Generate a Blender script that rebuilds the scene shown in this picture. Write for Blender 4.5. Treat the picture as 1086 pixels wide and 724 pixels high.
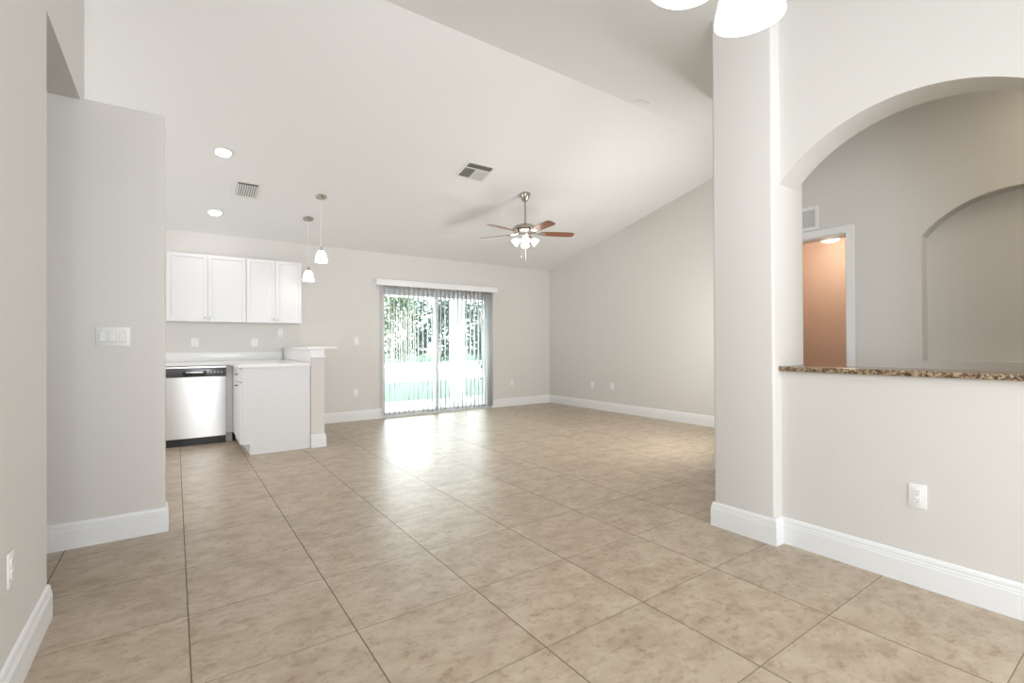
import bpy, bmesh, math, random
from math import sin, cos, pi, radians, sqrt
from mathutils import Vector, Matrix
from mathutils.geometry import tessellate_polygon
random.seed(7)
for o in list(bpy.data.objects):
    bpy.data.objects.remove(o)
sc = bpy.context.scene

# ------------------------------------------------------------------ camera
YAW, PITCH, ROLL, FPX = radians(35.0556), radians(.269), radians(-.261), 509.9
EYE = Vector((0, 0, 1.2))
fw = Vector((sin(YAW)*cos(PITCH), cos(YAW)*cos(PITCH), sin(PITCH)))
rt0 = Vector((cos(YAW), -sin(YAW), 0)); up0 = rt0.cross(fw)
rt = cos(ROLL)*rt0 + sin(ROLL)*up0; up = -sin(ROLL)*rt0 + cos(ROLL)*up0
cd = bpy.data.cameras.new('camera'); cam = bpy.data.objects.new('camera', cd)
sc.collection.objects.link(cam); sc.camera = cam
cd.sensor_fit = 'HORIZONTAL'; cd.sensor_width = 36; cd.lens = FPX/1086*36
cd.clip_start = .05; cd.clip_end = 300
cam.matrix_world = Matrix(((rt.x, up.x, -fw.x, EYE.x), (rt.y, up.y, -fw.y, EYE.y), (rt.z, up.z, -fw.z, EYE.z), (0, 0, 0, 1)))

# ------------------------------------------------------------------ world, exposure, fill and hall lamps
sc.view_settings.view_transform = 'Standard'; sc.view_settings.look = 'None'
sc.view_settings.gamma = 1; sc.view_settings.use_curve_mapping = False
sc.view_settings.exposure = 0.03
w = bpy.data.worlds.new('sky'); sc.world = w; w.use_nodes = True
bgn = w.node_tree.nodes['Background']; bgn.inputs[0].default_value = (.93, .97, 1, 1); bgn.inputs[1].default_value = 12

def area(name, loc, look, sx, sy, watt, col=(1, 1, 1)):
    l = bpy.data.lights.new(name, 'AREA'); l.shape = 'RECTANGLE'; l.size = sx; l.size_y = sy
    l.energy = watt; l.color = col
    o = bpy.data.objects.new(name, l); sc.collection.objects.link(o); o.location = loc
    o.rotation_euler = (Vector(look)-Vector(loc)).to_track_quat('-Z', 'Y').to_euler()
    return o
area('front_fill_light', (1.75, -3.30, 1.5), (-1.4, 3.0, 1.5), 2.2, 1.9, 118, (.90, .95, 1))  # added fill lamp behind the camera; no window is built here
area('side_fill_light', (-.42, -1.5, 1.6), (2.9, -.6, 1.7), 2.2, 1.9, 150, (.89, .95, 1))  # added key lamp just inside the left wall, which has no window
area('hall_ceiling_light', (3.72, -.1, 2.80), (3.72, .1, 0), .7, .7, 9, (1, .86, .64))
area('kitchen_fill_light', (-2.90, 5.6, 1.5), (2, 5.8, 3.2), 2.0, 1.4, 74, (.98, .99, 1))  # unseen fill lamp added on the kitchen's left side, no window behind it
area('living_fill_light', (4.95, 2.72, 1.4), (3.4, 7, 1.9), 1.1, 1.5, 74, (1, .985, .95))  # fill lamp added out of view to brighten the living room
fl = area('ceiling_fill_light', (.9, -.6, 1.9), (2.3, 5.2, 3.2), 1.2, 1.2, 16, (.95, .97, 1)); fl.data.spread = radians(95)  # unseen lamp added to brighten the ceiling

# ------------------------------------------------------------------ materials
def newmat(name):
    m = bpy.data.materials.new(name); m.use_nodes = True
    return m, m.node_tree, m.node_tree.nodes['Principled BSDF']
def mat(name, col, rough=.5, metal=0, bump=0, bscale=200, var=0, spec=.5):
    m, nt, b = newmat(name)
    b.inputs['Roughness'].default_value = rough; b.inputs['Metallic'].default_value = metal
    b.inputs['Specular IOR Level'].default_value = spec
    b.inputs['Base Color'].default_value = (*col, 1)
    tc = nt.nodes.new('ShaderNodeTexCoord')
    n = nt.nodes.new('ShaderNodeTexNoise'); n.inputs['Scale'].default_value = bscale; n.inputs['Detail'].default_value = 3
    nt.links.new(tc.outputs['Object'], n.inputs['Vector'])
    if bump:
        bp = nt.nodes.new('ShaderNodeBump'); bp.inputs['Strength'].default_value = bump; bp.inputs['Distance'].default_value = .002
        nt.links.new(n.outputs['Fac'], bp.inputs['Height']); nt.links.new(bp.outputs['Normal'], b.inputs['Normal'])
    mx = nt.nodes.new('ShaderNodeMix'); mx.data_type = 'RGBA'
    v = var or .01
    mx.inputs[6].default_value = (*[c*(1-v) for c in col], 1); mx.inputs[7].default_value = (*[min(1, c*(1+v)) for c in col], 1)
    nt.links.new(n.outputs['Fac'], mx.inputs[0]); nt.links.new(mx.outputs[2], b.inputs['Base Color'])
    return m
def glow(name, col, s):
    m, nt, b = newmat(name)
    b.inputs['Base Color'].default_value = (.9, .9, .88, 1); b.inputs['Roughness'].default_value = .3
    b.inputs['Emission Color'].default_value = (*col, 1); b.inputs['Emission Strength'].default_value = s
    return m

PAINT = mat('greige_wall_paint', (.70, .682, .655), .6, bump=.15, bscale=150)
CEIL = mat('white_ceiling_paint', (.835, .84, .84), .75, bump=.2, bscale=90)
TRIM = mat('white_semi_gloss_trim', (.84, .85, .86), .3)
CAB = mat('white_cabinet_paint', (.77, .775, .79), .35)
COUNTER = mat('white_stone_countertop', (.84, .84, .83), .2, bscale=60, var=.02)
PLASTIC = mat('white_plastic_plate', (.86, .86, .85), .35)
DARKSLOT = mat('dark_socket_slot', (.12, .12, .12), .5)
NICKEL = mat('brushed_nickel', (.46, .43, .38), .25, 1)
DNICKEL = mat('satin_dark_nickel', (.22, .21, .20), .3, 1)
CHROME = mat('polished_nickel', (.80, .79, .76), .12, 1)
BLACK = mat('black_kick_plate', (.012, .012, .014), .3)
def vane_mat():
    m = mat('white_vinyl_vane', (.90, .91, .91), .5); nt = m.node_tree; b = nt.nodes['Principled BSDF']
    t = nt.nodes.new('ShaderNodeBsdfTranslucent'); t.inputs[0].default_value = (.92, .93, .93, 1)
    mx = nt.nodes.new('ShaderNodeMixShader'); mx.inputs[0].default_value = .65
    nt.links.new(b.outputs[0], mx.inputs[1]); nt.links.new(t.outputs[0], mx.inputs[2]); nt.links.new(mx.outputs[0], nt.nodes['Material Output'].inputs[0])
    return m
VANE = vane_mat()
ALU = mat('white_aluminium_frame', (.78, .80, .82), .4)
GRILLE = mat('white_metal_grille', (.80, .80, .78), .45)
DUCT = mat('dark_duct_interior', (.16, .16, .14), .8)
ORANGE = mat('peach_wall_paint', (.74, .55, .43), .6, bump=.1)
WHITEEXT = mat('white_stucco', (.85, .86, .87), .8, bump=.3, bscale=60)
PATIO = mat('pale_patio_concrete', (.5, .5, .5), .7, bscale=8, var=.06)
GRASS = mat('lawn_grass', (.030, .078, .040), .9, bscale=3, var=.35, bump=.5)
ROAD = mat('pale_road_concrete', (.5, .5, .5), .8, bscale=2, var=.04)
BARK = mat('grey_brown_bark', (.25, .20, .16), .9, bscale=20, var=.2)
LEAF = [mat('green_leaves', (.04, .068, .038), .7, bscale=4, var=.3), mat('blue_green_leaves', (.032, .056, .045), .7, bscale=4, var=.3), mat('light_green_leaves', (.062, .092, .050), .7, bscale=4, var=.3)]
G_SHADE = glow('lit_frosted_glass', (1, .985, .96), 1.3)
G_FAN = glow('lit_fan_glass', (1, .98, .95), 2.2)
G_PEND = glow('lit_pendant_glass', (1, .98, .96), 1.8)
G_CAN = glow('lit_downlight_lens', (1, .97, .93), 8)
G_BATH = glow('lit_ceiling_dome', (1, .93, .84), 5)

def steel_mat():
    m, nt, b = newmat('brushed_stainless_steel')
    b.inputs['Metallic'].default_value = 1; b.inputs['Roughness'].default_value = .34
    tc = nt.nodes.new('ShaderNodeTexCoord'); mp = nt.nodes.new('ShaderNodeMapping'); mp.inputs['Scale'].default_value = (2, 2, 300)
    n = nt.nodes.new('ShaderNodeTexNoise'); n.inputs['Scale'].default_value = 3
    cr = nt.nodes.new('ShaderNodeValToRGB'); cr.color_ramp.elements[0].color = (.74, .74, .75, 1); cr.color_ramp.elements[1].color = (.86, .86, .87, 1)
    nt.links.new(tc.outputs['Object'], mp.inputs[0]); nt.links.new(mp.outputs[0], n.inputs['Vector']); nt.links.new(n.outputs['Fac'], cr.inputs[0]); nt.links.new(cr.outputs[0], b.inputs['Base Color'])
    return m
STEEL = steel_mat()
def panel_mat():
    m = mat('dark_glossy_control_panel', (.13, .13, .14), .25, .6); return m
CTRL = panel_mat()
def wood_mat():
    m, nt, b = newmat('mahogany_blade_wood')
    b.inputs['Roughness'].default_value = .28
    tc = nt.nodes.new('ShaderNodeTexCoord'); mp = nt.nodes.new('ShaderNodeMapping'); mp.inputs['Scale'].default_value = (3, 40, 40)
    n = nt.nodes.new('ShaderNodeTexNoise'); n.inputs['Scale'].default_value = 2; n.inputs['Detail'].default_value = 5
    cr = nt.nodes.new('ShaderNodeValToRGB'); cr.color_ramp.elements[0].color = (.15, .055, .03, 1); cr.color_ramp.elements[1].color = (.34, .13, .065, 1)
    nt.links.new(tc.outputs['Object'], mp.inputs[0]); nt.links.new(mp.outputs[0], n.inputs['Vector']); nt.links.new(n.outputs['Fac'], cr.inputs[0]); nt.links.new(cr.outputs[0], b.inputs['Base Color'])
    return m
WOOD = wood_mat()
def granite_mat():
    m, nt, b = newmat('speckled_brown_granite'); b.inputs['Roughness'].default_value = .15
    tc = nt.nodes.new('ShaderNodeTexCoord'); n = nt.nodes.new('ShaderNodeTexVoronoi'); n.inputs['Scale'].default_value = 130
    n2 = nt.nodes.new('ShaderNodeTexNoise'); n2.inputs['Scale'].default_value = 45; n2.inputs['Detail'].default_value = 5
    cr = nt.nodes.new('ShaderNodeValToRGB'); e = cr.color_ramp.elements
    e[0].position = .36; e[0].color = (.06, .045, .032, 1); e[1].position = .66; e[1].color = (.46, .37, .26, 1)
    x = e.new(.46); x.color = (.16, .10, .06, 1); x = e.new(.55); x.color = (.36, .26, .16, 1)
    mx = nt.nodes.new('ShaderNodeMix'); mx.data_type = 'FLOAT'; mx.inputs[0].default_value = .35
    nt.links.new(tc.outputs['Object'], n.inputs['Vector']); nt.links.new(tc.outputs['Object'], n2.inputs['Vector'])
    nt.links.new(n2.outputs['Fac'], mx.inputs[2]); nt.links.new(n.outputs['Color'], mx.inputs[3]); nt.links.new(mx.outputs[0], cr.inputs[0]); nt.links.new(cr.outputs[0], b.inputs['Base Color'])
    return m
GRANITE = granite_mat()
def glass_mat():
    m = bpy.data.materials.new('clear_door_glass'); m.use_nodes = True; nt = m.node_tree; nt.nodes.clear()
    out = nt.nodes.new('ShaderNodeOutputMaterial'); t = nt.nodes.new('ShaderNodeBsdfTransparent'); t.inputs[0].default_value = (.93, .96, .95, 1)
    g = nt.nodes.new('ShaderNodeBsdfGlossy'); g.inputs['Roughness'].default_value = .02; f = nt.nodes.new('ShaderNodeFresnel'); f.inputs[0].default_value = 1.45
    mx = nt.nodes.new('ShaderNodeMixShader'); nt.links.new(f.outputs[0], mx.inputs[0]); nt.links.new(t.outputs[0], mx.inputs[1]); nt.links.new(g.outputs[0], mx.inputs[2]); nt.links.new(mx.outputs[0], out.inputs[0])
    return m
GLASS = glass_mat()

TX0, TDX, TY0, TDY = .048, .5765, .938, .5475
def floor_mat():
    m, nt, b = newmat('beige_porcelain_tile'); N = nt.nodes; L = nt.links
    def math(op, a, c=None, clamp=False):
        n = N.new('ShaderNodeMath'); n.operation = op; n.use_clamp = clamp
        for i, v in enumerate((a, c)):
            if v is None: continue
            if isinstance(v, (int, float)): n.inputs[i].default_value = v
            else: L.new(v, n.inputs[i])
        return n.outputs[0]
    tc = N.new('ShaderNodeTexCoord'); sp = N.new('ShaderNodeSeparateXYZ'); L.new(tc.outputs['Object'], sp.inputs[0])
    ux = math('DIVIDE', math('SUBTRACT', sp.outputs[0], TX0), TDX); uy = math('DIVIDE', math('SUBTRACT', sp.outputs[1], TY0), TDY)
    def edge(u, wid, size):
        f = math('FRACT', math('ADD', u, 100)); d = math('MINIMUM', f, math('SUBTRACT', 1, f))
        return math('LESS_THAN', d, wid/size/2), d
    gx, dx = edge(ux, .0050, TDX); gy, dy = edge(uy, .0036, TDY)
    gx = math('MULTIPLY', gx, math('SUBTRACT', 1, math('MULTIPLY', math('MULTIPLY', math('GREATER_THAN', sp.outputs[0], 2.8), math('LESS_THAN', sp.outputs[0], 3.2)), math('LESS_THAN', sp.outputs[1], 1.86))))
    ix = math('FLOOR', ux); iy = math('FLOOR', uy)
    cb = N.new('ShaderNodeCombineXYZ'); L.new(ix, cb.inputs[0]); L.new(iy, cb.inputs[1])
    wn = N.new('ShaderNodeTexWhiteNoise'); wn.noise_dimensions = '3D'; L.new(cb.outputs[0], wn.inputs['Vector'])
    # every tile shows another piece of the stone pattern
    off = N.new('ShaderNodeVectorMath'); off.operation = 'SCALE'; off.inputs['Scale'].default_value = 40; L.new(wn.outputs['Color'], off.inputs[0])
    ad = N.new('ShaderNodeVectorMath'); ad.operation = 'ADD'; L.new(tc.outputs['Object'], ad.inputs[0]); L.new(off.outputs[0], ad.inputs[1])
    mp = N.new('ShaderNodeMapping'); mp.inputs['Scale'].default_value = (1.0, 1.35, 1); L.new(ad.outputs[0], mp.inputs[0])
    n1 = N.new('ShaderNodeTexNoise'); n1.inputs['Scale'].default_value = 7; n1.inputs['Detail'].default_value = 8; n1.inputs['Roughness'].default_value = .62; n1.inputs['Distortion'].default_value = .25; L.new(mp.outputs[0], n1.inputs['Vector'])
    n2 = N.new('ShaderNodeTexNoise'); n2.inputs['Scale'].default_value = 24; n2.inputs['Detail'].default_value = 7; n2.inputs['Roughness'].default_value = .66; n2.inputs['Distortion'].default_value = .2; L.new(mp.outputs[0], n2.inputs['Vector'])
    cr = N.new('ShaderNodeValToRGB'); e = cr.color_ramp.elements
    e[0].position = .33; e[0].color = (.39, .300, .208, 1); e[1].position = .70; e[1].color = (.56, .472, .362, 1)
    x = e.new(.45); x.color = (.45, .360, .262, 1); x = e.new(.56); x.color = (.505, .415, .312, 1)
    L.new(n1.outputs['Fac'], cr.inputs[0])
    cr2 = N.new('ShaderNodeValToRGB'); e = cr2.color_ramp.elements
    e[0].position = .32; e[0].color = (.70, .62, .54, 1); e[1].position = .49; e[1].color = (1, 1, 1, 1)
    L.new(n2.outputs['Fac'], cr2.inputs[0])
    mu = N.new('ShaderNodeMix'); mu.data_type = 'RGBA'; mu.blend_type = 'MULTIPLY'; mu.inputs[0].default_value = .8
    L.new(cr.outputs[0], mu.inputs[6]); L.new(cr2.outputs[0], mu.inputs[7])
    tone = math('ADD', math('MULTIPLY', wn.outputs['Value'], .07), .965)
    hs = N.new('ShaderNodeHueSaturation'); L.new(mu.outputs[2], hs.inputs['Color']); L.new(tone, hs.inputs['Value'])
    gr = N.new('ShaderNodeMix'); gr.data_type = 'RGBA'; gr.inputs[7].default_value = (.10, .075, .055, 1)
    L.new(math('MAXIMUM', math('MULTIPLY', gx, .85), math('MULTIPLY', gy, .70)), gr.inputs[0]); L.new(hs.outputs[0], gr.inputs[6])
    L.new(gr.outputs[2], b.inputs['Base Color'])
    g = math('MAXIMUM', gx, gy)
    L.new(math('ADD', math('MULTIPLY', g, .5), math('ADD', math('MULTIPLY', n2.outputs['Fac'], .12), .29)), b.inputs['Roughness'])
    bp = N.new('ShaderNodeBump'); bp.inputs['Strength'].default_value = .25; bp.inputs['Distance'].default_value = .004
    L.new(math('SUBTRACT', math('MULTIPLY', n1.outputs['Fac'], .6), g), bp.inputs['Height']); L.new(bp.outputs['Normal'], b.inputs['Normal'])
    return m
TILE = floor_mat()

# ------------------------------------------------------------------ helpers
C = sc.collection
def link(name, me, m=None, parent=None):
    o = bpy.data.objects.new(name, me); C.objects.link(o)
    if m: me.materials.append(m)
    if parent: o.parent = parent
    return o
def fin(name, bm, m, parent=None, smooth=False):
    bmesh.ops.recalc_face_normals(bm, faces=bm.faces)
    me = bpy.data.meshes.new(name); bm.to_mesh(me); bm.free()
    if smooth:
        for p in me.polygons: p.use_smooth = True
        try: me.set_sharp_from_angle(angle=radians(35))
        except Exception: pass
    return link(name, me, m, parent)
def box(bm, x0, x1, y0, y1, z0, z1, bev=0, seg=2, only=None):
    b = bmesh.new()
    vs = [b.verts.new((x, y, z)) for x in (x0, x1) for y in (y0, y1) for z in (z0, z1)]
    for f in ((0, 1, 3, 2), (4, 6, 7, 5), (0, 4, 5, 1), (2, 3, 7, 6), (0, 2, 6, 4), (1, 5, 7, 3)):
        b.faces.new([vs[i] for i in f])
    if bev:
        es = b.edges[:]
        if only == 'z': es = [e for e in es if abs(e.verts[0].co.z-e.verts[1].co.z) > 1e-6]
        bmesh.ops.bevel(b, geom=es, offset=bev, segments=seg, affect='EDGES', profile=.5)
    me = bpy.data.meshes.new('t'); b.to_mesh(me); b.free(); bm.from_mesh(me); bpy.data.meshes.remove(me)
def bx(name, m, d, parent=None, bev=0, seg=2, only=None):
    bm = bmesh.new(); box(bm, *d, bev=bev, seg=seg, only=only)
    return fin(name, bm, m, parent, smooth=bool(bev))
def prism(name, m, pts, axis, a, b_, parent=None):
    """polygon pts in the two other axes, extruded along axis from a to b_"""
    bm = bmesh.new()
    def P(p, t):
        return {'x': (t, p[0], p[1]), 'y': (p[0], t, p[1]), 'z': (p[0], p[1], t)}[axis]
    n = len(pts)
    tris = tessellate_polygon([[Vector((p[0], p[1], 0)) for p in pts]])
    v0 = [bm.verts.new(P(p, a)) for p in pts]; v1 = [bm.verts.new(P(p, b_)) for p in pts]
    for q in tris:
        bm.faces.new([v0[i] for i in q]); bm.faces.new([v1[i] for i in reversed(q)])
    for i in range(n): bm.faces.new((v0[i], v0[(i+1) % n], v1[(i+1) % n], v1[i]))
    return fin(name, bm, m, parent)
def lathe(bm, prof, loc=(0, 0, 0), seg=32, M=None):
    rings = []
    for r, z in prof:
        rings.append([bm.verts.new((r*cos(2*pi*i/seg), r*sin(2*pi*i/seg), z)) for i in range(seg)])
    for a, b in zip(rings, rings[1:]):
        for i in range(seg): bm.faces.new((a[i], a[(i+1) % seg], b[(i+1) % seg], b[i]))
    for r, (rad, _) in ((rings[0], prof[0]), (rings[-1], prof[-1])):
        if rad < .004: bmesh.ops.contextual_create(bm, geom=r) if False else bm.faces.new(r)
    vs = [v for r in rings for v in r]
    if M is not None: bmesh.ops.transform(bm, matrix=M, verts=vs)
    bmesh.ops.translate(bm, vec=loc, verts=vs)
def tube(bm, pts, r, seg=10):
    pts = [Vector(p) for p in pts]; rings = []
    for i, p in enumerate(pts):
        t = (pts[min(i+1, len(pts)-1)]-pts[max(i-1, 0)]).normalized()
        a = t.orthogonal().normalized() if not rings else (rings[-1][1]-t*rings[-1][1].dot(t)).normalized()
        b = t.cross(a)
        rings.append(([bm.verts.new(p+r*(cos(2*pi*k/seg)*a+sin(2*pi*k/seg)*b)) for k in range(seg)], a))
    for (A, _), (B, _) in zip(rings, rings[1:]):
        for k in range(seg): bm.faces.new((A[k], A[(k+1) % seg], B[(k+1) % seg], B[k]))
    bm.faces.new(rings[0][0][::-1]); bm.faces.new(rings[-1][0])
def tag(o, label, cat, group=None, kind=None):
    o['label'] = label; o['category'] = cat
    if group: o['group'] = group
    if kind: o['kind'] = kind
    return o
def struct(o):
    o['kind'] = 'structure'; return o
def thing(name, loc, label, cat, group=None, rot=(0, 0, 0)):
    o = bpy.data.objects.new(name, None); C.objects.link(o); o.location = loc; o.rotation_euler = rot
    o.empty_display_size = .05
    return tag(o, label, cat, group)

# ------------------------------------------------------------------ the shell
S = .234; YR = 3.36; YB = 7.62; ZP = 2.69; ZR = ZP + S*(YB-YR)
YF = -3.5
YFLAT = YR-(ZR-ZP)/S
def ceil_z(y):
    return ZP+S*(YB-y) if y >= YR else max(ZP, ZR-S*(YR-y))
struct(bx('floor', TILE, (-3.2, 7.0, YF-.1, YB+.12, -.12, 0)))
t = .14
prism('ceiling', CEIL, [(YB+.15, ceil_z(YB+.15)), (YR, ZR), (YFLAT, ZP), (YF-.15, ZP), (YF-.15, ZP+t), (YFLAT, ZP+t), (YR, ZR+t), (YB+.15, ceil_z(YB+.15)+t)], 'x', -3.2, 6.45)['kind'] = 'structure'
E_ = .03   # walls run this far into the ceiling slab
# back wall with the opening of the sliding door
DX0, DX1, DZ = 2.77, 4.865, 2.12
prism('wall_back', PAINT, [(-3.2, 0), (DX0, 0), (DX0, DZ), (DX1, DZ), (DX1, 0), (6.42, 0), (6.42, ZP+E_), (-3.2, ZP+E_)], 'y', YB, YB+.14)['kind'] = 'structure'
struct(bx('wall_kitchen_back', PAINT, (-3.0, 1.475, YB-.02, YB, 0, ZP+E_-.02)))
def sloped(y0, y1, zb=0):
    ys = [y0]+[y for y in (YFLAT, YR) if y0 < y < y1]+[y1]
    return [(y0, zb), (y1, zb)] + [(y, ceil_z(y)+E_) for y in reversed(ys)]
prism('wall_right', PAINT, sloped(2.52, YB), 'x', 6.28, 6.42)['kind'] = 'structure'
# left wall with the header over the hallway opening
LX = -.46
pl = [(YF, 0), (2.90, 0), (2.90, 2.675), (3.84, 2.675), (3.84, ZP), (3.98, ZP), (3.98, ceil_z(3.98)+E_), (YR, ZR+E_), (YFLAT, ZP+E_), (YF, ZP+E_)]
prism('wall_left', PAINT, pl, 'x', LX-.14, LX)['kind'] = 'structure'
struct(bx('wall_kitchen_side', PAINT, (-2.6, -.05, 3.84, 3.98, 0, ZP), bev=.014, seg=3))
prism('wall_kitchen_upper', PAINT, [(-3.0, 0), (-2.6, 0), (-2.6, ZP), (LX-.14, ZP), (LX-.14, ceil_z(3.98)+.01), (-3.0, ceil_z(3.98)+.01)], 'y', 3.86, 3.98)['kind'] = 'structure'
struct(bx('wall_hall_near', PAINT, (-2.6, LX-.14, 2.76, 2.90, 0, 2.70)))
struct(bx('wall_hall_end', PAINT, (-2.74, -2.6, 2.76, 3.98, 0, 2.70)))
struct(bx('ceiling_hall', CEIL, (-2.6, LX-.141, 2.90, 3.84, 2.675, 2.74)))
prism('wall_kitchen_left', PAINT, sloped(3.9, YB), 'x', -3.14, -3.0)['kind'] = 'structure'
# front wall behind the camera, solid
prism('wall_front', PAINT, [(LX-.14, 0), (LX-.14, ZP), (6.42, ZP), (6.42, 0)], 'y', YF-.14, YF)['kind'] = 'structure'
# arched pass-through wall and its end column
AX, AXB = 2.995, 3.21
YC, ZC, RA = .832, 1.669, .7815
yj0, yj1 = YC-.612, YC+.612
zs = ZC+sqrt(RA**2-.612**2)
CT = 1.03
arc = []
a0 = math.atan2(zs-ZC, .612)
for i in range(49):
    a = a0+(pi-2*a0)*i/48
    arc.append((YC+RA*cos(a), ZC+RA*sin(a)))
ol = [(1.45, 0), (YF, 0), (YF, ZP+E_), (YFLAT, ZP+E_), (1.45, ceil_z(1.45)+E_), (1.45, zs)] + arc + [(yj0, CT), (1.45, CT)]
prism('wall_arch', PAINT, ol, 'x', AX, AXB)['kind'] = 'structure'
bm = bmesh.new()
box(bm, 2.91, 3.296, yj1, 1.835, 0, 3.34, bev=.016, seg=4, only='z')
struct(fin('wall_column', bm, PAINT, smooth=True))
# hall wall beyond the arch: doorway, return air grille, arched niche
HX = 4.2
NY0, NY1, NZ0, NZS = .16, 1.083, 1.073, 1.927
NC, NR = (NY0+NY1)/2, .583
NZC = NZS-sqrt(NR**2-((NY1-NY0)/2)**2)
narc = []
na0 = math.atan2(NZS-NZC, (NY1-NY0)/2)
for i in range(33):
    a = na0+(pi-2*na0)*i/32
    narc.append((NC+NR*cos(a), NZC+NR*sin(a)))
DY0, DY1, DHZ = 1.533, 2.31, 2.035
# the wall is one slab cut by the doorway (open below) and by a slit-free niche made as two outlines
def hall_wall():
    bm = bmesh.new()
    outer = [(YF, 0), (DY0, 0), (DY0, DHZ), (DY1, DHZ), (DY1, 0), (2.64, 0), (2.64, ceil_z(2.64)+E_), (YFLAT, ZP+E_), (YF, ZP+E_)]
    inner = [(NY0, NZ0), (NY1, NZ0)] + narc
    def loop(pts, x): return [bm.verts.new((x, p[0], p[1])) for p in pts]
    o0 = loop(outer, HX); i0 = loop(inner, HX); vs = o0+i0
    for q in tessellate_polygon([[Vector((p[0], p[1], 0)) for p in outer], [Vector((p[0], p[1], 0)) for p in inner]]): bm.faces.new([vs[i] for i in q])
    D = .11
    i1 = [bm.verts.new((HX+D, p[0], p[1])) for p in inner]
    for k in range(len(inner)): bm.faces.new((i0[k], i0[(k+1) % len(inner)], i1[(k+1) % len(inner)], i1[k]))
    bm.faces.new(i1)
    o1 = loop(outer, HX+.14)
    for k in range(len(outer)): bm.faces.new((o0[k], o0[(k+1) % len(outer)], o1[(k+1) % len(outer)], o1[k]))
    for q in tessellate_polygon([[Vector((p[0], p[1], 0)) for p in outer]]): bm.faces.new([o1[i] for i in q])
    return fin('wall_hall', bm, PAINT)
struct(hall_wall())
struct(bx('wall_living_return', PAINT, (HX+.14, 6.42, 2.52, 2.64, 0, ceil_z(2.52))))
# the peach room behind the doorway
struct(bx('wall_peach_back', ORANGE, (5.60, 5.70, .9, 2.52, 0, 2.50)))
struct(bx('wall_peach_side', ORANGE, (HX+.14, 5.60, .9, 1.0, 0, 2.50)))
struct(bx('wall_peach_far', ORANGE, (HX+.14, 5.60, 2.50, 2.52, 0, 2.50)))
struct(bx('ceiling_peach_room', CEIL, (HX+.14, 5.60, 1.0, 2.50, 2.285, 2.50)))

# baseboards
PROF = [(0, 0), (.017, 0), (.017, .108), (.0145, .112), (.0145, .122), (.012, .125), (.012, .138), (.008, .150), (.003, .155), (0, .155)]
def baseboard(name, path, side=1):
    """path of (x, y); the board grows to the left (side=1) of the walking direction"""
    bm = bmesh.new(); P = [Vector(p) for p in path]; rings = []
    for i, p in enumerate(P):
        ns = []
        if i > 0: d = (p-P[i-1]).normalized(); ns.append(Vector((-d.y, d.x)))
        if i < len(P)-1: d = (P[i+1]-p).normalized(); ns.append(Vector((-d.y, d.x)))
        n = ns[0] if len(ns) == 1 else (ns[0]+ns[1])/(1+ns[0].dot(ns[1]))
        rings.append([bm.verts.new((p.x+n.x*o*side, p.y+n.y*o*side, z+.0005)) for o, z in PROF])
    for A, B in zip(rings, rings[1:]):
        for k in range(len(PROF)): bm.faces.new((A[k], A[(k+1) % len(PROF)], B[(k+1) % len(PROF)], B[k]))
    bm.faces.new(rings[0]); bm.faces.new(rings[-1])
    return struct(fin(name, bm, TRIM))
baseboard('baseboard_back_left', [(DX0-.012, YB), (1.475, YB)])
baseboard('baseboard_back_right', [(6.28, YB), (DX1+.012, YB)])
baseboard('baseboard_right', [(HX, 2.64), (6.28, 2.64), (6.28, YB)])
baseboard('baseboard_arch', [(3.296, 1.835), (2.91, 1.835), (2.91, yj1), (AX, yj1), (AX, YF)], -1)
baseboard('baseboard_kitchen_side', [(-.05, 3.98), (-.05, 3.84), (-2.6, 3.84)], 1)
baseboard('baseboard_left', [(LX-.14, 2.90), (LX, 2.90), (LX, YF)], 1)
baseboard('baseboard_hall', [(HX, YF), (HX, DY0-.07)], 1)
PW0, PW1, PY0 = 1.295, 1.448, 5.925
baseboard('baseboard_half_wall', [(PW0-.002, PY0), (PW1, PY0), (PW1, YB)], -1)

# sliding glass door
door = thing('door_1', (DX0, YB, 0), 'sliding glass door to the patio', 'door'); struct(door)
for k in ('label', 'category'): del door[k]
def rel(name, m, d, parent, o=door, bev=0):
    l = o.location
    return bx(name, m, (d[0]-l.x, d[1]-l.x, d[2]-l.y, d[3]-l.y, d[4]-l.z, d[5]-l.z), parent, bev=bev)
bm = bmesh.new()
fy0, fy1 = .02, .13
W = DX1-DX0
for d in ((0, .022, fy0, fy1, 0, DZ), (W-.04, W, fy0, fy1, 0, DZ), (.022, W-.04, fy0, fy1, DZ-.04, DZ), (.022, W-.04, fy0, fy1, 0, .03)): box(bm, *d)
fin('door_frame', bm, ALU, door)
XM = 3.765-DX0
def sash(x0, x1, y, a):
    bm = bmesh.new()
    for d in ((x0, x0+a, y, y+.035, .03, DZ-.04), (x1-.055, x1, y, y+.035, .03, DZ-.04), (x0+a, x1-.055, y, y+.035, DZ-.10, DZ-.04), (x0+a, x1-.055, y, y+.035, .03, .075)): box(bm, *d, bev=.003, seg=1)
    s = fin('door_panel', bm, ALU, door)
    bx('glass', GLASS, (x0+a, x1-.055, y+.014, y+.020, .075, DZ-.10), s)
    return s
sash(.022, XM+.03, .035, .028); sash(XM-.03, W-.04, .082, .055)
bx('door_handle', ALU, (XM-.012, XM+.012, .012, .034, .95, 1.18), door, bev=.004)
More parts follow.
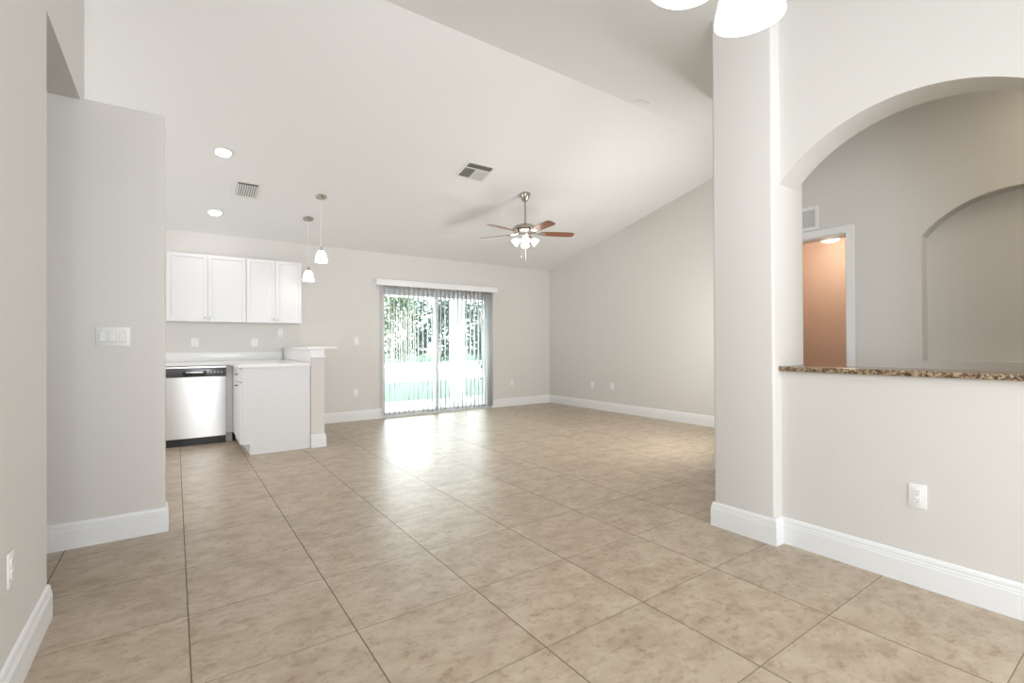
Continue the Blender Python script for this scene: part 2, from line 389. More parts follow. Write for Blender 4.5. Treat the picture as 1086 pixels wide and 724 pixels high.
# casing corner beads of the opening
# ------------------------------------------------------------------ outside
struct(bx('patio', PATIO, (-1.5, 9.0, YB+.14, 9.75, -.12, -.02)))
struct(bx('lawn', GRASS, (-30, 60, 9.75, 15.2, -.20, -.05)))
struct(bx('road', ROAD, (-40, 80, 15.2, 31, -.20, -.06)))
struct(bx('lawn_far', GRASS, (-60, 110, 31, 90, -.20, -.07)))
struct(bx('ceiling_patio', WHITEEXT, (-1.5, 9.0, YB+.14, 10.0, 2.52, 2.66)))
struct(bx('trim_patio_beam', WHITEEXT, (-1.5, 9.0, 9.55, 9.75, 2.20, 2.52)))
tag(bx('patio_column', WHITEEXT, (5.12, 5.37, 9.52, 9.76, -.02, 2.20), bev=.01), 'square white patio column seen through the sliding door', 'column')
def leaf_crown(bm, c, rx, rz, n, s, rnd):
    for _ in range(n):
        while True:
            p = Vector((rnd.uniform(-1, 1), rnd.uniform(-1, 1), rnd.uniform(-1, 1)))
            if .15 < p.length < 1: break
        q = Vector((c[0]+p.x*rx, c[1]+p.y*rx, c[2]+p.z*rz))
        R = Matrix.Rotation(rnd.uniform(0, 6.28), 3, Vector((rnd.gauss(0, 1), rnd.gauss(0, 1), rnd.gauss(0, 1))).normalized())
        k = s*rnd.uniform(.6, 1.3)
        bm.faces.new([bm.verts.new(q+R@Vector(v)) for v in ((-k, 0, 0), (0, -.45*k, 0), (k, 0, .1*k), (0, .45*k, 0))])
def tree(name, x, y, h, rx, rz, n, s, lf, label, seed):
    rnd = random.Random(seed)
    t = thing(name, (x, y, -.07), label, 'tree', 'trees across the road')
    bm = bmesh.new(); tube(bm, [(0, 0, 0), (.05, 0, h*.35), (-.05, .05, h*.7)], .11, 8)
    for a in range(5):
        tube(bm, [(0, 0, h*.35), (rx*.5*cos(a*1.3), rx*.5*sin(a*1.3), h*.62)], .05, 6)
    fin('trunk', bm, BARK, t)
    bm = bmesh.new()
    for q in range(14):
        leaf_crown(bm, (rnd.uniform(-.75, .75)*rx, rnd.uniform(-.5, .5)*rx, .7+(h-1.5)*(q+.5)/14), rx*.5, rz*.36, n//14, s, rnd)
    c = fin('foliage', bm, lf, t); c['kind'] = 'stuff'
    return t
TR = [(12.3, 32, 5.6, 1.7, 2.6, 3000, .15, LEAF[2], 'pale green tree seen at the first vanes of the sliding door blind'),
      (17.6, 42, 7.2, 2.0, 3.0, 3000, .17, LEAF[2], 'light green tree farther off between the first two door trees'),
      (16.6, 33.6, 5.6, 1.6, 2.6, 3600, .15, LEAF[1], 'dark blue green tree seen beside the middle of the sliding door'),
      (23.2, 43, 7.6, 2.2, 3.2, 3600, .17, LEAF[0], 'mid green tree right of the middle of the sliding door'),
      (21.0, 34.5, 5.8, 1.7, 2.6, 3600, .15, LEAF[1], 'dark tree behind the white patio column'),
      (28.6, 43, 7.6, 2.3, 3.4, 3600, .18, LEAF[0], 'green tree seen between the column and the door jamb')]
for i, a in enumerate(TR): tree('broadleaf_tree', *a, seed=i)
def shrub(x, y, h, r, lf, label, seed):
    rnd = random.Random(seed); bm = bmesh.new()
    for k in range(4): leaf_crown(bm, (rnd.uniform(-.3, .3)*r, rnd.uniform(-.2, .2)*r, h*(.3+.15*k)), r*.7, h*.32, 260, .06, rnd)
    o = fin('patio_shrub', bm, lf); o.location = (x, y, -.05); tag(o, label, 'shrub')
shrub(6.62, 10.3, 2.3, .42, LEAF[1], 'tall narrow shrub seen at the edge of the sliding door', 32)

# ------------------------------------------------------------------ vertical blind
bl = thing('vertical_blind', (2.64, YB-.002, 2.15), 'white vertical blind with open vanes over the sliding door', 'blind')
bm = bmesh.new()
box(bm, 0, 2.305, -.112, -.10, 0, .10, bev=.003, seg=1); box(bm, 0, .012, -.10, 0, 0, .10); box(bm, 2.293, 2.305, -.10, 0, 0, .10); box(bm, .012, 2.293, -.10, 0, .09, .10)
fin('valance', bm, TRIM, bl)
bx('head_rail', ALU, (.03, 2.275, -.075, -.03, .045, .085), bl)
xs = [.14+i*.0845 for i in range(24)]
x = xs[-1]
while x < 2.26:
    x += .026; xs.append(x)
xs = [x for x in xs if x < 2.215]
vm = None
def vane_mesh():
    bm = bmesh.new(); n = 6; h0, h1 = -2.10, .05
    for k in range(n+1):
        u = (k/n-.5)*.089; b = .006*(1-(2*k/n-1)**2)
        for s in (0, .0012):
            for z in (h0, h1): bm.verts.new((b+s, u, z))
    v = bm.verts; v.ensure_lookup_table()
    for k in range(n):
        a, b = k*4, k*4+4
        bm.faces.new((v[a], v[b], v[b+1], v[a+1])); bm.faces.new((v[a+2], v[a+3], v[b+3], v[b+2])); bm.faces.new((v[a], v[a+2], v[b+2], v[b])); bm.faces.new((v[a+1], v[b+1], v[b+3], v[a+3]))
    bm.faces.new((v[0], v[1], v[3], v[2])); a = n*4; bm.faces.new((v[a], v[a+2], v[a+3], v[a+1]))
    bmesh.ops.recalc_face_normals(bm, faces=bm.faces)
    me = bpy.data.meshes.new('vane'); bm.to_mesh(me); bm.free(); me.materials.append(VANE)
    for p in me.polygons: p.use_smooth = True
    return me
vm = vane_mesh()
for i, x in enumerate(xs):
    o = bpy.data.objects.new('vane', vm); C.objects.link(o); o.parent = bl
    o.location = (x, -.052, 0); o.rotation_euler.z = radians(random.uniform(-2, 2)-(13 if x < 2.06 else 48))
bm = bmesh.new(); tube(bm, [(2.235, -.095, .03), (2.235, -.097, -1.2)], .003, 6)
fin('pull_cord', bm, PLASTIC, bl)

# ------------------------------------------------------------------ plates, outlets, switches (face -Y, origin on the wall)
def outlet(loc, rz, label, group=None, w=.072, h=.117):
    t = thing('wall_outlet', loc, label, 'outlet', group, (0, 0, rz))
    bx('cover_plate', PLASTIC, (-w/2, w/2, -.006, 0, -h/2, h/2), t, bev=.0025)
    for s in (-1, 1):
        bm = bmesh.new()
        M = Matrix.Rotation(radians(90), 4, 'X')
        lathe(bm, [(.001, .009), (.0155, .009), (.0165, .008), (.0165, .005), (.001, .005)], (0, 0, s*.0195), 24, M)
        r = fin('receptacle', bm, PLASTIC, t, smooth=True)
        bm = bmesh.new()
        for q, hh in ((-.006, .008), (.006, .0065)): box(bm, q-.001, q+.001, -.0094, -.0088, s*.0195-hh/2+.004, s*.0195+hh/2+.004)
        box(bm, -.0022, .0022, -.0094, -.0088, s*.0195-.0105, s*.0195-.0065, bev=.001, seg=1)
        fin('slots', bm, DARKSLOT, r)
    return t
def switch(loc, rz, label, gangs=1, group=None):
    w = .072+.046*(gangs-1)
    t = thing('wall_switch', loc, label, 'switch', group, (0, 0, rz))
    bx('cover_plate', PLASTIC, (-w/2, w/2, -.006, 0, -.0585, .0585), t, bev=.0025)
    for g in range(gangs):
        c = (g-(gangs-1)/2)*.046
        bx('rocker_gap_shade', mat('grey_gap', (.42, .42, .41), .5) if not bpy.data.materials.get('grey_gap') else bpy.data.materials['grey_gap'], (c-.0178, c+.0178, -.0066, -.0055, -.0345, .0345), t)  # grey sheet stands in for the shade in the gap round the rocker
        prism('rocker', PLASTIC, [(-.005, -.033), (-.0125, -.031), (-.0075, 0), (-.0085, .033), (-.005, .033)], 'x', c-.0165, c+.0165, t)
    return t
RX = radians(90)
outlet((AX, .796, .442), -RX, 'white outlet low on the wall below the arched pass-through')
outlet((LX, 2.318, .445), RX, 'white outlet low on the near wall at the edge of the frame')
switch((-.31, 3.84, 1.255), 0, 'white three-gang rocker switch on the wall beside the kitchen', 3)
switch((2.35, YB, 1.254), 0, 'white switch on the back wall between half wall and sliding door')
outlet((2.33, YB, .432), 0, 'white outlet low on the back wall between half wall and sliding door')
outlet((5.33, YB, .443), 0, 'white outlet low on the back wall right of the sliding door')
outlet((6.28, 6.386, .44), -RX, 'small white outlet on the far right wall, nearer the room corner')
outlet((6.28, 5.90, .44), -RX, 'brighter white outlet on the far right wall, farther from the room corner')
outlet((.222, YB-.02, 1.236), 0, 'white outlet above the dishwasher on the kitchen wall', w=.09)
outlet((.918, YB-.02, 1.236), 0, 'white outlet under the upper cabinets above the peninsula', w=.08)
switch((1.25, YB-.02, 1.37), 0, 'white switch under the end of the upper cabinets')

# ------------------------------------------------------------------ kitchen
def shaker(name, w, h, parent, loc, rz=0, rail=.058, th=.019, knob=None, m=CAB):
    """slab in the local XZ plane, facing -Y, origin at its lower corner"""
    bm = bmesh.new(); box(bm, 0, w, -th, 0, 0, h)
    f = min(bm.faces, key=lambda f: f.calc_center_median().y)
    r = bmesh.ops.inset_region(bm, faces=[f], thickness=rail, depth=0)
    r = bmesh.ops.inset_region(bm, faces=[f], thickness=.004, depth=0)
    bmesh.ops.translate(bm, vec=(0, .009, 0), verts=f.verts)
    es = [e for e in bm.edges if all(abs(v.co.y+th) < 1e-5 and (v.co.x < 1e-5 or v.co.x > w-1e-5 or v.co.z < 1e-5 or v.co.z > h-1e-5) for v in e.verts)]
    bmesh.ops.bevel(bm, geom=es, offset=.002, segments=1, affect='EDGES')
    o = fin(name, bm, m, parent); o.location = loc; o.rotation_euler.z = rz
    if knob:
        bm = bmesh.new(); M = Matrix.Rotation(radians(90), 4, 'X')
        lathe(bm, [(.001, .026), (.009, .025), (.013, .019), (.011, .014), (.005, .010), (.006, 0), (.001, 0)], (knob[0], -th, knob[1]), 18, M)
        fin('knob', bm, NICKEL, o, smooth=True)
    return o
UY = 7.27; UZ0, UZ1 = 1.50, 2.358
def upper(x0, x1, label):
    c = thing('upper_cabinet', (x0, UY+.019, UZ0), label, 'cabinet', 'upper cabinets')
    bx('cabinet_body', CAB, (0, x1-x0-.001, .001, YB-.02-UY-.020, 0, UZ1-UZ0), c, bev=.001, seg=1)
    return c
c = upper(-.088, .780, 'white wall cabinet pair hanging above the dishwasher')
shaker('door', .430, UZ1-UZ0-.006, c, (.003, 0, .003), knob=(.430-.030, .045))
shaker('door', .430, UZ1-UZ0-.006, c, (.436, 0, .003), knob=(.030, .045))
c = upper(.781, 1.475, 'white wall cabinet pair at the end beside the glass pendants')
shaker('door', .348, UZ1-UZ0-.006, c, (.003, 0, .003), knob=(.348-.030, .045))
shaker('door', .332, UZ1-UZ0-.006, c, (.355, 0, .003), knob=(.030, .045))

# dishwasher
dw = thing('dishwasher', (-.088, 6.885, 0), 'stainless steel dishwasher with dark control panel under the counter', 'dishwasher')
bx('dishwasher_body', BLACK, (.004, .604, .03, .60, .10, .945), dw)
bm = bmesh.new(); n = 16
for i in range(n+1):
    u = i/n; xx = .003+u*.602; yy = -.012*(1-(2*u-1)**2)
    for z in (.095, .818): bm.verts.new((xx, yy, z)); bm.verts.new((xx, .03, z))
v = bm.verts; v.ensure_lookup_table()
for i in range(n):
    a, b = i*4, i*4+4
    for q in ((a, b, b+2, a+2), (a+1, a+3, b+3, b+1), (a, a+1, b+1, b), (a+2, b+2, b+3, a+3)): bm.faces.new([v[k] for k in q])
bm.faces.new([v[k] for k in (0, 2, 3, 1)]); a = n*4; bm.faces.new([v[k] for k in (a, a+1, a+3, a+2)])
fin('door', bm, STEEL, dw, smooth=True)
cp = bx('control_panel', CTRL, (.003, .605, -.014, .03, .824, .925), dw, bev=.004)
bx('trim_strip', STEEL, (.003, .605, -.012, .03, .927, .945), dw)
hb = bx('pocket_handle', BLACK, (.165, .40, -.022, -.0135, .835, .895), cp, bev=.004)
bx('handle_lip', STEEL, (.195, .37, -.026, -.021, .868, .885), cp, bev=.002)
bm = bmesh.new()
for k in range(4): box(bm, .44+k*.035, .462+k*.035, -.0165, -.0138, .862, .882)
fin('buttons', bm, mat('grey_button', (.35, .36, .37), .4), cp)
bx('kick_plate', BLACK, (.003, .605, .03, .05, .001, .094), dw)

# corner filler and blind base cabinet behind it
CZ0, CZ1 = .955, .990
cf = thing('base_cabinet', (.522, 6.92, 0), 'narrow white cabinet filler beside the dishwasher', 'cabinet')
bx('cabinet_body', CAB, (.001, .069, 0, .65, .118, CZ0-.001), cf)
bx('toe_kick', CAB, (.001, .069, .06, .075, 0, .118), cf)
# peninsula cabinet: end panel towards the camera, drawer and door towards the dishwasher
pc = thing('peninsula_cabinet', (.595, 5.93, 0), 'white peninsula base cabinet with a plain end panel', 'cabinet')
prism('end_panel', CAB, [(0, .118), (.074, .118), (.074, .0005), (.694, .0005), (.694, CZ0-.001), (0, CZ0-.001)], 'y', 0, .018, pc)
bx('cabinet_body', CAB, (.001, .690, .019, 1.66, .118, CZ0-.001), pc)
bx('toe_kick', CAB, (.075, .690, .019, 1.66, .0005, .117), pc)
DWD = .47
dr = bx('drawer', CAB, (-.020, -.001, .002, DWD, .795, .945), pc, bev=.002)
def pull(parent, y, z):
    bm = bmesh.new(); tube(bm, [(-.020, y-.04, z), (-.042, y-.038, z), (-.046, y-.02, z), (-.046, y+.02, z), (-.042, y+.038, z), (-.020, y+.04, z)], .0045, 8)
    return fin('handle', bm, DNICKEL, parent, smooth=True)
pull(dr, .235, .872)
d = shaker('door', DWD-.004, .660, pc, (-.001, DWD, .128), rz=-RX)
h = pull(pc, 0, 0); h.parent = d
h.data.transform(Matrix.Translation((0, 0, 0))); h.rotation_euler.z = RX; h.location = (DWD-.23, 0, .625)

# countertop (L shaped) with backsplash
ct = thing('countertop', (-.10, YB-.02, CZ0), 'white L-shaped kitchen countertop with a low backsplash', 'countertop')
ox, oy = -.10, YB-.02
pts = [(-.10, YB-.02), (-.10, 6.868), (.556, 6.868), (.556, 5.905), (1.288, 5.905), (1.288, YB-.02)]
bm = bmesh.new()
v0 = [bm.verts.new((x-ox, y-oy, 0)) for x, y in pts]; v1 = [bm.verts.new((x-ox, y-oy, .034)) for x, y in pts]
bm.faces.new(v0); bm.faces.new(v1[::-1])
for i in range(6): bm.faces.new((v0[i], v0[(i+1) % 6], v1[(i+1) % 6], v1[i]))
bmesh.ops.bevel(bm, geom=[e for e in bm.edges if all(v.co.z > .03 for v in e.verts)], offset=.004, segments=2, affect='EDGES')
fin('slab', bm, COUNTER, ct)
bx('backsplash', COUNTER, (0, 1.366, -.020, -.0005, .0345, .150), ct, bev=.002)
# half wall with its raised white bar top
struct(bx('wall_half', PAINT, (PW0, PW1, PY0, YB, 0, 1.044)))
bt = thing('bar_top', (PW0, PY0, 1.045), 'white raised bar top on the half wall behind the kitchen counter', 'counter')
bx('cap_trim', TRIM, (-.0005, .168, -.018, 1.672, 0, .024), bt, bev=.004)
bx('riser', TRIM, (0, .153, 0, 1.672, .024, .095), bt)
bx('splash_panel', COUNTER, (-.006, -.0008, .0, 1.672, -.053, .095), bt)
bx('slab', COUNTER, (-.02, .33, .12, 1.672, .0955, .128), bt, bev=.006)

# ------------------------------------------------------------------ granite ledge in the arch
gl = bx('granite_ledge', GRANITE, (2.962, AXB+.05, yj0+.001, yj1-.001, CT, CT+.028), bev=.004)
tag(gl, 'brown speckled granite ledge in the arched pass-through', 'ledge')

# ------------------------------------------------------------------ hall door casing, return grille
dc = thing('trim_door_casing', (HX, DY0, 0), 'x', 'y'); struct(dc)
for k in ('label', 'category'): del dc[k]
bm = bmesh.new()
CW = .056
for a in ((-.016, 0, -CW, 0, 0, DHZ+CW), (-.016, 0, DY1-DY0, DY1-DY0+CW, 0, DHZ+CW), (-.016, 0, 0, DY1-DY0, DHZ, DHZ+CW)): box(bm, *a, bev=.003, seg=1)
fin('casing', bm, TRIM, dc)
bm = bmesh.new()
for a in ((0, .14, 0, .008, 0, DHZ), (0, .14, DY1-DY0-.008, DY1-DY0, 0, DHZ), (0, .14, .008, DY1-DY0-.008, DHZ-.006, DHZ)): box(bm, *a)
fin('jamb', bm, TRIM, dc)
rg = thing('return_air_grille', (HX, 1.72, 2.098), 'white return air grille on the hall wall above the doorway', 'vent')
bm = bmesh.new()
GW, GH = .50, .195
for a in ((-.010, 0, 0, .03, 0, GH), (-.010, 0, GW-.03, GW, 0, GH), (-.010, 0, .03, GW-.03, 0, .03), (-.010, 0, .03, GW-.03, GH-.03, GH)): box(bm, *a, bev=.002, seg=1)
fin('frame', bm, TRIM, rg)
bm = bmesh.new()
k = .036
while k < GH-.034:
    prismpts = [(-.007, k), (-.0065, k+.001), (-.001, k+.008), (-.0015, k+.007)]
    va = [bm.verts.new((p[0], .03, p[1])) for p in prismpts]; vb = [bm.verts.new((p[0], GW-.03, p[1])) for p in prismpts]
    bm.faces.new(va); bm.faces.new(vb[::-1])
    for i in range(4): bm.faces.new((va[i], va[(i+1) % 4], vb[(i+1) % 4], vb[i]))
    k += .0105
fin('louvres', bm, GRILLE, rg)

# peach room ceiling light
bl2 = thing('flush_ceiling_light', (5.36, 2.10, 2.285), 'round glowing ceiling light inside the peach room', 'light')
bm = bmesh.new(); lathe(bm, [(.001, 0), (.10, 0), (.10, -.018), (.001, -.018)], seg=40); fin('light_base', bm, GRILLE, bl2, smooth=True)
bm = bmesh.new(); lathe(bm, [(.096, -.019), (.092, -.040), (.074, -.072), (.04, -.086), (.001, -.090)], seg=40); fin('lens', bm, G_BATH, bl2, smooth=True)
def point(name, loc, watt, r, col=(1, .95, .88), parent=None):
    l = bpy.data.lights.new(name, 'POINT'); l.energy = watt; l.shadow_soft_size = r; l.color = col
    o = bpy.data.objects.new(name, l); C.objects.link(o); o.location = loc
    return o
point('peach_room_lamp', (5.1, 2.0, 2.05), 6, .08, (1, .88, .74))

# ------------------------------------------------------------------ ceiling fixtures on the back slope
TILT = -math.atan(S)      # local frame whose Z is the normal of the back slope
def on_ceiling(name, x, y, label, cat, group=None):
    return thing(name, (x, y, ceil_z(y)-.0005), label, cat, group, (TILT if y > YR else -TILT, 0, 0))
for i, (x, y, lb) in enumerate(((.405, 5.65, 'round recessed ceiling light closer to the ridge of the vault'), (.41, 6.97, 'round recessed ceiling light closer to the white wall cabinets'))):
    t = on_ceiling('recessed_light', x, y, lb, 'light', 'recessed ceiling lights')
    bm = bmesh.new(); lathe(bm, [(.070, -.001), (.088, -.001), (.090, -.004), (.086, -.008), (.074, -.010), (.070, -.006), (.070, -.001)], seg=40); fin('trim_ring', bm, GRILLE, t, smooth=True)
    bm = bmesh.new(); lathe(bm, [(.001, -.006), (.072, -.006), (.072, -.002), (.001, -.002)], seg=40); fin('lens', bm, G_CAN, t, smooth=True)
    l = bpy.data.lights.new('recessed_lamp', 'AREA'); l.shape = 'DISK'; l.size = .13; l.energy = 2; l.color = (1, .97, .93)
    o = bpy.data.objects.new('recessed_lamp', l); C.objects.link(o); o.location = (x, y, ceil_z(y)-.02)
# kitchen supply vent
def vent_frame(t, w, h, f, z=-.007):
    bm = bmesh.new()
    for a in ((-w/2, w/2, -h/2, -h/2+f), (-w/2, w/2, h/2-f, h/2), (-w/2, -w/2+f, -h/2+f, h/2-f), (w/2-f, w/2, -h/2+f, h/2-f)): box(bm, *a, z, 0, bev=.002, seg=1)
    fin('frame', bm, GRILLE, t)
    bx('duct_opening', DUCT, (-w/2+f, w/2-f, -h/2+f, h/2-f, -.0015, -.0003), t)
def louvres(t, x0, x1, y0, y1, n, along, ang, wd=.014, m=GRILLE):
    bm = bmesh.new()
    for i in range(n):
        u = (i+.5)/n
        b = bmesh.new(); L2 = (y1-y0)/2 if along == 'y' else (x1-x0)/2
        if along == 'y': box(b, -wd/2, wd/2, -L2, L2, -.0005, .0005); R = Matrix.Rotation(radians(ang), 4, 'Y'); c = (x0+u*(x1-x0), (y0+y1)/2, -.009)
        else: box(b, -L2, L2, -wd/2, wd/2, -.0005, .0005); R = Matrix.Rotation(radians(ang), 4, 'X'); c = ((x0+x1)/2, y0+u*(y1-y0), -.009)
        bmesh.ops.transform(b, matrix=Matrix.Translation(c)@R, verts=b.verts)
        me = bpy.data.meshes.new('t'); b.to_mesh(me); b.free(); bm.from_mesh(me); bpy.data.meshes.remove(me)
    return fin('louvres', bm, m, t)
t = on_ceiling('ceiling_vent', .685, 6.31, 'small white ceiling vent above the kitchen counter', 'vent')
vent_frame(t, .30, .40, .045)
louvres(t, -.105, .105, -.125, .155, 9, 'y', 38, .018)
t = on_ceiling('ceiling_vent', 3.0, 5.03, 'square white ceiling vent near the ceiling fan', 'vent')
vent_frame(t, .40, .36, .035)
louvres(t, -.165, .165, -.145, -.062, 3, 'x', 35, .020)
louvres(t, -.165, -.02, -.05, .145, 7, 'y', -38, .016)
louvres(t, -.01, .165, -.05, .145, 9, 'y', 45, .024)
bx('divider', GRILLE, (-.165, .165, -.060, -.050, -.010, -.001), t); 
bx('divider', GRILLE, (-.018, -.010, -.050, .145, -.010, -.001), t)
t = on_ceiling('ceiling_cover_plate', 3.90, 3.235, 'small blank white plate on the ceiling by the ridge', 'plate')
bx('plate', GRILLE, (-.065, .065, -.05, .05, -.008, 0), t, bev=.002)

# ------------------------------------------------------------------ pendants
def pendant(x, y, drop, label):
    z = ceil_z(y)
    t = thing('pendant_light', (x, y, z), label, 'pendant light', 'kitchen pendants')
    bm = bmesh.new(); lathe(bm, [(.001, -.001), (.064, -.001), (.066, -.008), (.060, -.016), (.030, -.022), (.008, -.034), (.001, -.036)], seg=32, M=Matrix.Rotation(TILT, 4, 'X')); fin('canopy', bm, NICKEL, t, smooth=True)
    bm = bmesh.new(); tube(bm, [(0, 0, -.030), (0, 0, -drop+.185)], .0022, 6); fin('cord', bm, PLASTIC, t)
    bm = bmesh.new(); lathe(bm, [(.001, .195), (.010, .190), (.013, .165), (.022, .145), (.026, .137), (.001, .137)], (0, 0, -drop), 24); fin('socket_cap', bm, NICKEL, t, smooth=True)
    bm = bmesh.new(); lathe(bm, [(.020, .146), (.038, .132), (.053, .105), (.064, .065), (.072, .020), (.074, 0), (.071, 0), (.062, .064), (.050, .103), (.036, .128), (.020, .142)], (0, 0, -drop), 36)
    s = fin('lamp_shade', bm, G_PEND, t, smooth=True)
    bm = bmesh.new(); lathe(bm, [(.001, .030), (.022, .038), (.030, .060), (.022, .085), (.012, .100), (.001, .101)], (0, 0, -drop), 20); fin('bulb', bm, G_PEND, t, smooth=True)
    point('pendant_lamp', (x, y, z-drop-.02), 1.5, .05)
pendant(1.48, 6.19, .81, 'glass pendant on the longer looking cord, hanging higher and nearer')
pendant(1.46, 6.80, .835, 'lower glass pendant beside the corner of the white wall cabinets')

# ------------------------------------------------------------------ ceiling fan
FX, FY = 3.92, 5.26; FZ = ceil_z(FY)
fan = thing('ceiling_fan', (FX, FY, FZ), 'brushed nickel ceiling fan with five mahogany blades and a light kit', 'ceiling fan')
bm = bmesh.new(); lathe(bm, [(.001, .012), (.070, .012), (.074, -.004), (.072, -.02), (.060, -.05), (.046, -.085), (.034, -.10), (.001, -.10)], seg=36); fin('canopy', bm, NICKEL, fan, smooth=True)
bm = bmesh.new(); lathe(bm, [(.001, -.09), (.0125, -.09), (.0125, -.385), (.022, -.39), (.026, -.41), (.036, -.425), (.001, -.425)], seg=20); fin('downrod', bm, NICKEL, fan, smooth=True)
ZM = -.42
bm = bmesh.new(); lathe(bm, [(.001, .012), (.04, .010), (.10, -.004), (.150, -.026), (.172, -.050), (.176, -.072), (.165, -.094), (.125, -.112), (.08, -.120), (.001, -.122)], (0, 0, ZM), 44); fin('motor_housing', bm, NICKEL, fan, smooth=True)
def blade_mesh():
    bm = bmesh.new(); out = []
    r0, r1 = .205, .685
    side = [(r0, .048), (.25, .056), (.35, .062), (.5, .067), (.62, .068), (.66, .060), (.68, .045), (.688, .02)]
    up_ = [(r, w_) for r, w_ in side]; dn = [(r, -w_) for r, w_ in reversed(side)]
    loop = up_+dn
    for th in (-.003, .003): out.append([bm.verts.new((x, y, th)) for x, y in loop])
    bm.faces.new(out[0][::-1]); bm.faces.new(out[1])
    n = len(loop)
    for i in range(n): bm.faces.new((out[0][i], out[0][(i+1) % n], out[1][(i+1) % n], out[1][i]))
    bmesh.ops.recalc_face_normals(bm, faces=bm.faces)
    me = bpy.data.meshes.new('blade'); bm.to_mesh(me); bm.free(); me.materials.append(WOOD); return me
def bracket_mesh():
    bm = bmesh.new()
    pts = [(.10, .018), (.17, .014), (.20, .030), (.245, .040), (.275, .026), (.285, 0), (.275, -.026), (.245, -.040), (.20, -.030), (.17, -.014), (.10, -.018)]
    a = [bm.verts.new((x, y, -.010 if x > .15 else -.002)) for x, y in pts]; b = [bm.verts.new((x, y, -.0035 if x > .15 else .006)) for x, y in pts]
    bm.faces.new(a[::-1]); bm.faces.new(b); n = len(pts)
    for i in range(n): bm.faces.new((a[i], a[(i+1) % n], b[(i+1) % n], b[i]))
    bmesh.ops.recalc_face_normals(bm, faces=bm.faces)
    me = bpy.data.meshes.new('blade_bracket'); bm.to_mesh(me); bm.free(); me.materials.append(CHROME); return me
bmsh, brm = blade_mesh(), bracket_mesh()
for k in range(5):
    phi = radians(10+72*k)
    d = rt0*cos(phi)+Vector((sin(YAW), cos(YAW), 0))*sin(phi)
    o = bpy.data.objects.new('blade', bmsh); C.objects.link(o); o.parent = fan
    o.location = (0, 0, ZM-.115); o.rotation_euler = (Matrix.Rotation(math.atan2(d.y, d.x), 4, 'Z')@Matrix.Rotation(radians(-13), 4, 'X')).to_euler()
    b = bpy.data.objects.new('blade_bracket', brm); C.objects.link(b); b.parent = o
bm = bmesh.new(); lathe(bm, [(.001, -.118), (.045, -.118), (.052, -.145), (.040, -.165), (.044, -.19), (.050, -.205), (.036, -.228), (.001, -.232)], (0, 0, ZM), 30)
for k in range(4):
    a = pi/2-YAW+radians(180+90*k); ca, sa = cos(a), sin(a)
    tube(bm, [(.03*ca, .03*sa, ZM-.200), (.07*ca, .07*sa, ZM-.193), (.094*ca, .094*sa, ZM-.205)], .008, 8)
fin('light_kit', bm, CHROME, fan, smooth=True)
for k in range(4):
    a = pi/2-YAW+radians(180+90*k)
    M = Matrix.Rotation(a, 4, 'Z')@Matrix.Translation((.088, 0, ZM-.198))@Matrix.Rotation(radians(-50), 4, 'Y')
    bm = bmesh.new(); lathe(bm, [(.018, 0), (.030, -.008), (.044, -.035), (.052, -.065), (.060, -.088), (.057, -.088), (.049, -.065), (.040, -.035), (.024, -.010), (.014, 0)], seg=28, M=M)
    fin('lamp_shade', bm, G_FAN, fan, smooth=True)
    bm = bmesh.new(); lathe(bm, [(.001, -.02), (.012, -.03), (.024, -.06), (.02, -.082), (.001, -.092)], seg=16, M=M)
    fin('bulb', bm, G_FAN, fan, smooth=True)
for dx, L_ in ((-.06, .22), (.012, .25)):
    bm = bmesh.new(); tube(bm, [(dx, .01, ZM-.22), (dx, .01, ZM-.22-L_)], .0010, 6); lathe(bm, [(.001, 0), (.003, -.004), (.003, -.014), (.001, -.018)], (dx, .01, ZM-.22-L_), 10)
    fin('pull_chain', bm, GRILLE, fan)
point('fan_lamp', (FX, FY, FZ+ZM-.38), 5, .09)

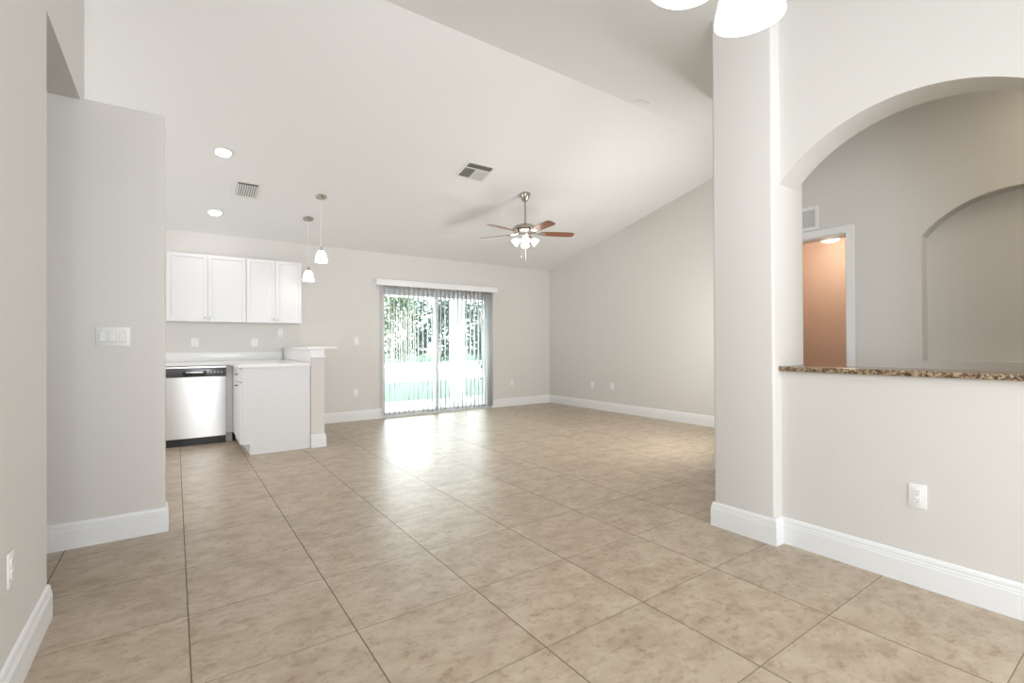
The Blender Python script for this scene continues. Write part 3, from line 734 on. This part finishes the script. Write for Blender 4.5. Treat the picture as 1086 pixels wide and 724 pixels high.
# ------------------------------------------------------------------ dining chandelier, only its two front shades in the frame
def cpt(lat, dep, z):
    h_ = Vector((sin(YAW), cos(YAW), 0)); p = rt0*lat+h_*dep
    return (p.x, p.y, z)
CH = cpt(.508, 1.066, 0)
ch = thing('chandelier', (CH[0], CH[1], ceil_z(CH[1])), 'chandelier with white glowing bell glass shades at the top of the frame', 'chandelier')
zt = ceil_z(CH[1]); ZS = 1.992-zt
bm = bmesh.new(); lathe(bm, [(.001, .03), (.07, .03), (.072, -.01), (.05, -.03), (.012, -.045), (.001, -.045)], seg=32); fin('canopy', bm, NICKEL, ch, smooth=True)
bm = bmesh.new(); tube(bm, [(0, 0, -.04), (0, 0, ZS+.36)], .008, 10); fin('stem', bm, NICKEL, ch, smooth=True)
bm = bmesh.new(); lathe(bm, [(.001, .38), (.02, .37), (.03, .33), (.022, .28), (.040, .24), (.045, .20), (.02, .17), (.001, .16)], (0, 0, ZS), 28); fin('hub', bm, NICKEL, ch, smooth=True)
angs = []
for l_, d_ in ((.586, 1.177), (.383, 1.058), (.566, .944)):
    v_ = Vector(cpt(l_, d_, 0))-Vector((CH[0], CH[1], 0)); angs.append((math.atan2(v_.y, v_.x), v_.length))
for a, R_ in angs:
    ca, sa = cos(a), sin(a)
    bm = bmesh.new(); tube(bm, [(.03*ca, .03*sa, ZS+.22), (R_*.45*ca, R_*.45*sa, ZS+.20), (R_*.85*ca, R_*.85*sa, ZS+.25), (R_*ca, R_*sa, ZS+.235), (R_*ca, R_*sa, ZS+.16)], .007, 10); fin('arm', bm, NICKEL, ch, smooth=True)
    M = Matrix.Translation((R_*ca, R_*sa, ZS))@Matrix.Rotation(a, 4, 'Z')@Matrix.Rotation(radians(-7), 4, 'Y')
    bm = bmesh.new(); lathe(bm, [(.024, .170), (.038, .160), (.050, .138), (.064, .100), (.078, .062), (.086, .032), (.091, .008), (.090, 0), (.086, .002), (.081, .030), (.073, .060), (.059, .098), (.045, .134), (.034, .155), (.020, .166)], seg=48, M=M@Matrix.Scale(.88, 4))
    s = fin('lamp_shade', bm, G_SHADE, ch, smooth=True)
    bm = bmesh.new(); lathe(bm, [(.001, .03), (.02, .036), (.030, .06), (.024, .085), (.012, .11), (.001, .112)], seg=20, M=M); fin('bulb', bm, G_SHADE, ch, smooth=True)
point('chandelier_lamp', (CH[0], CH[1], 1.85), 4, .15)
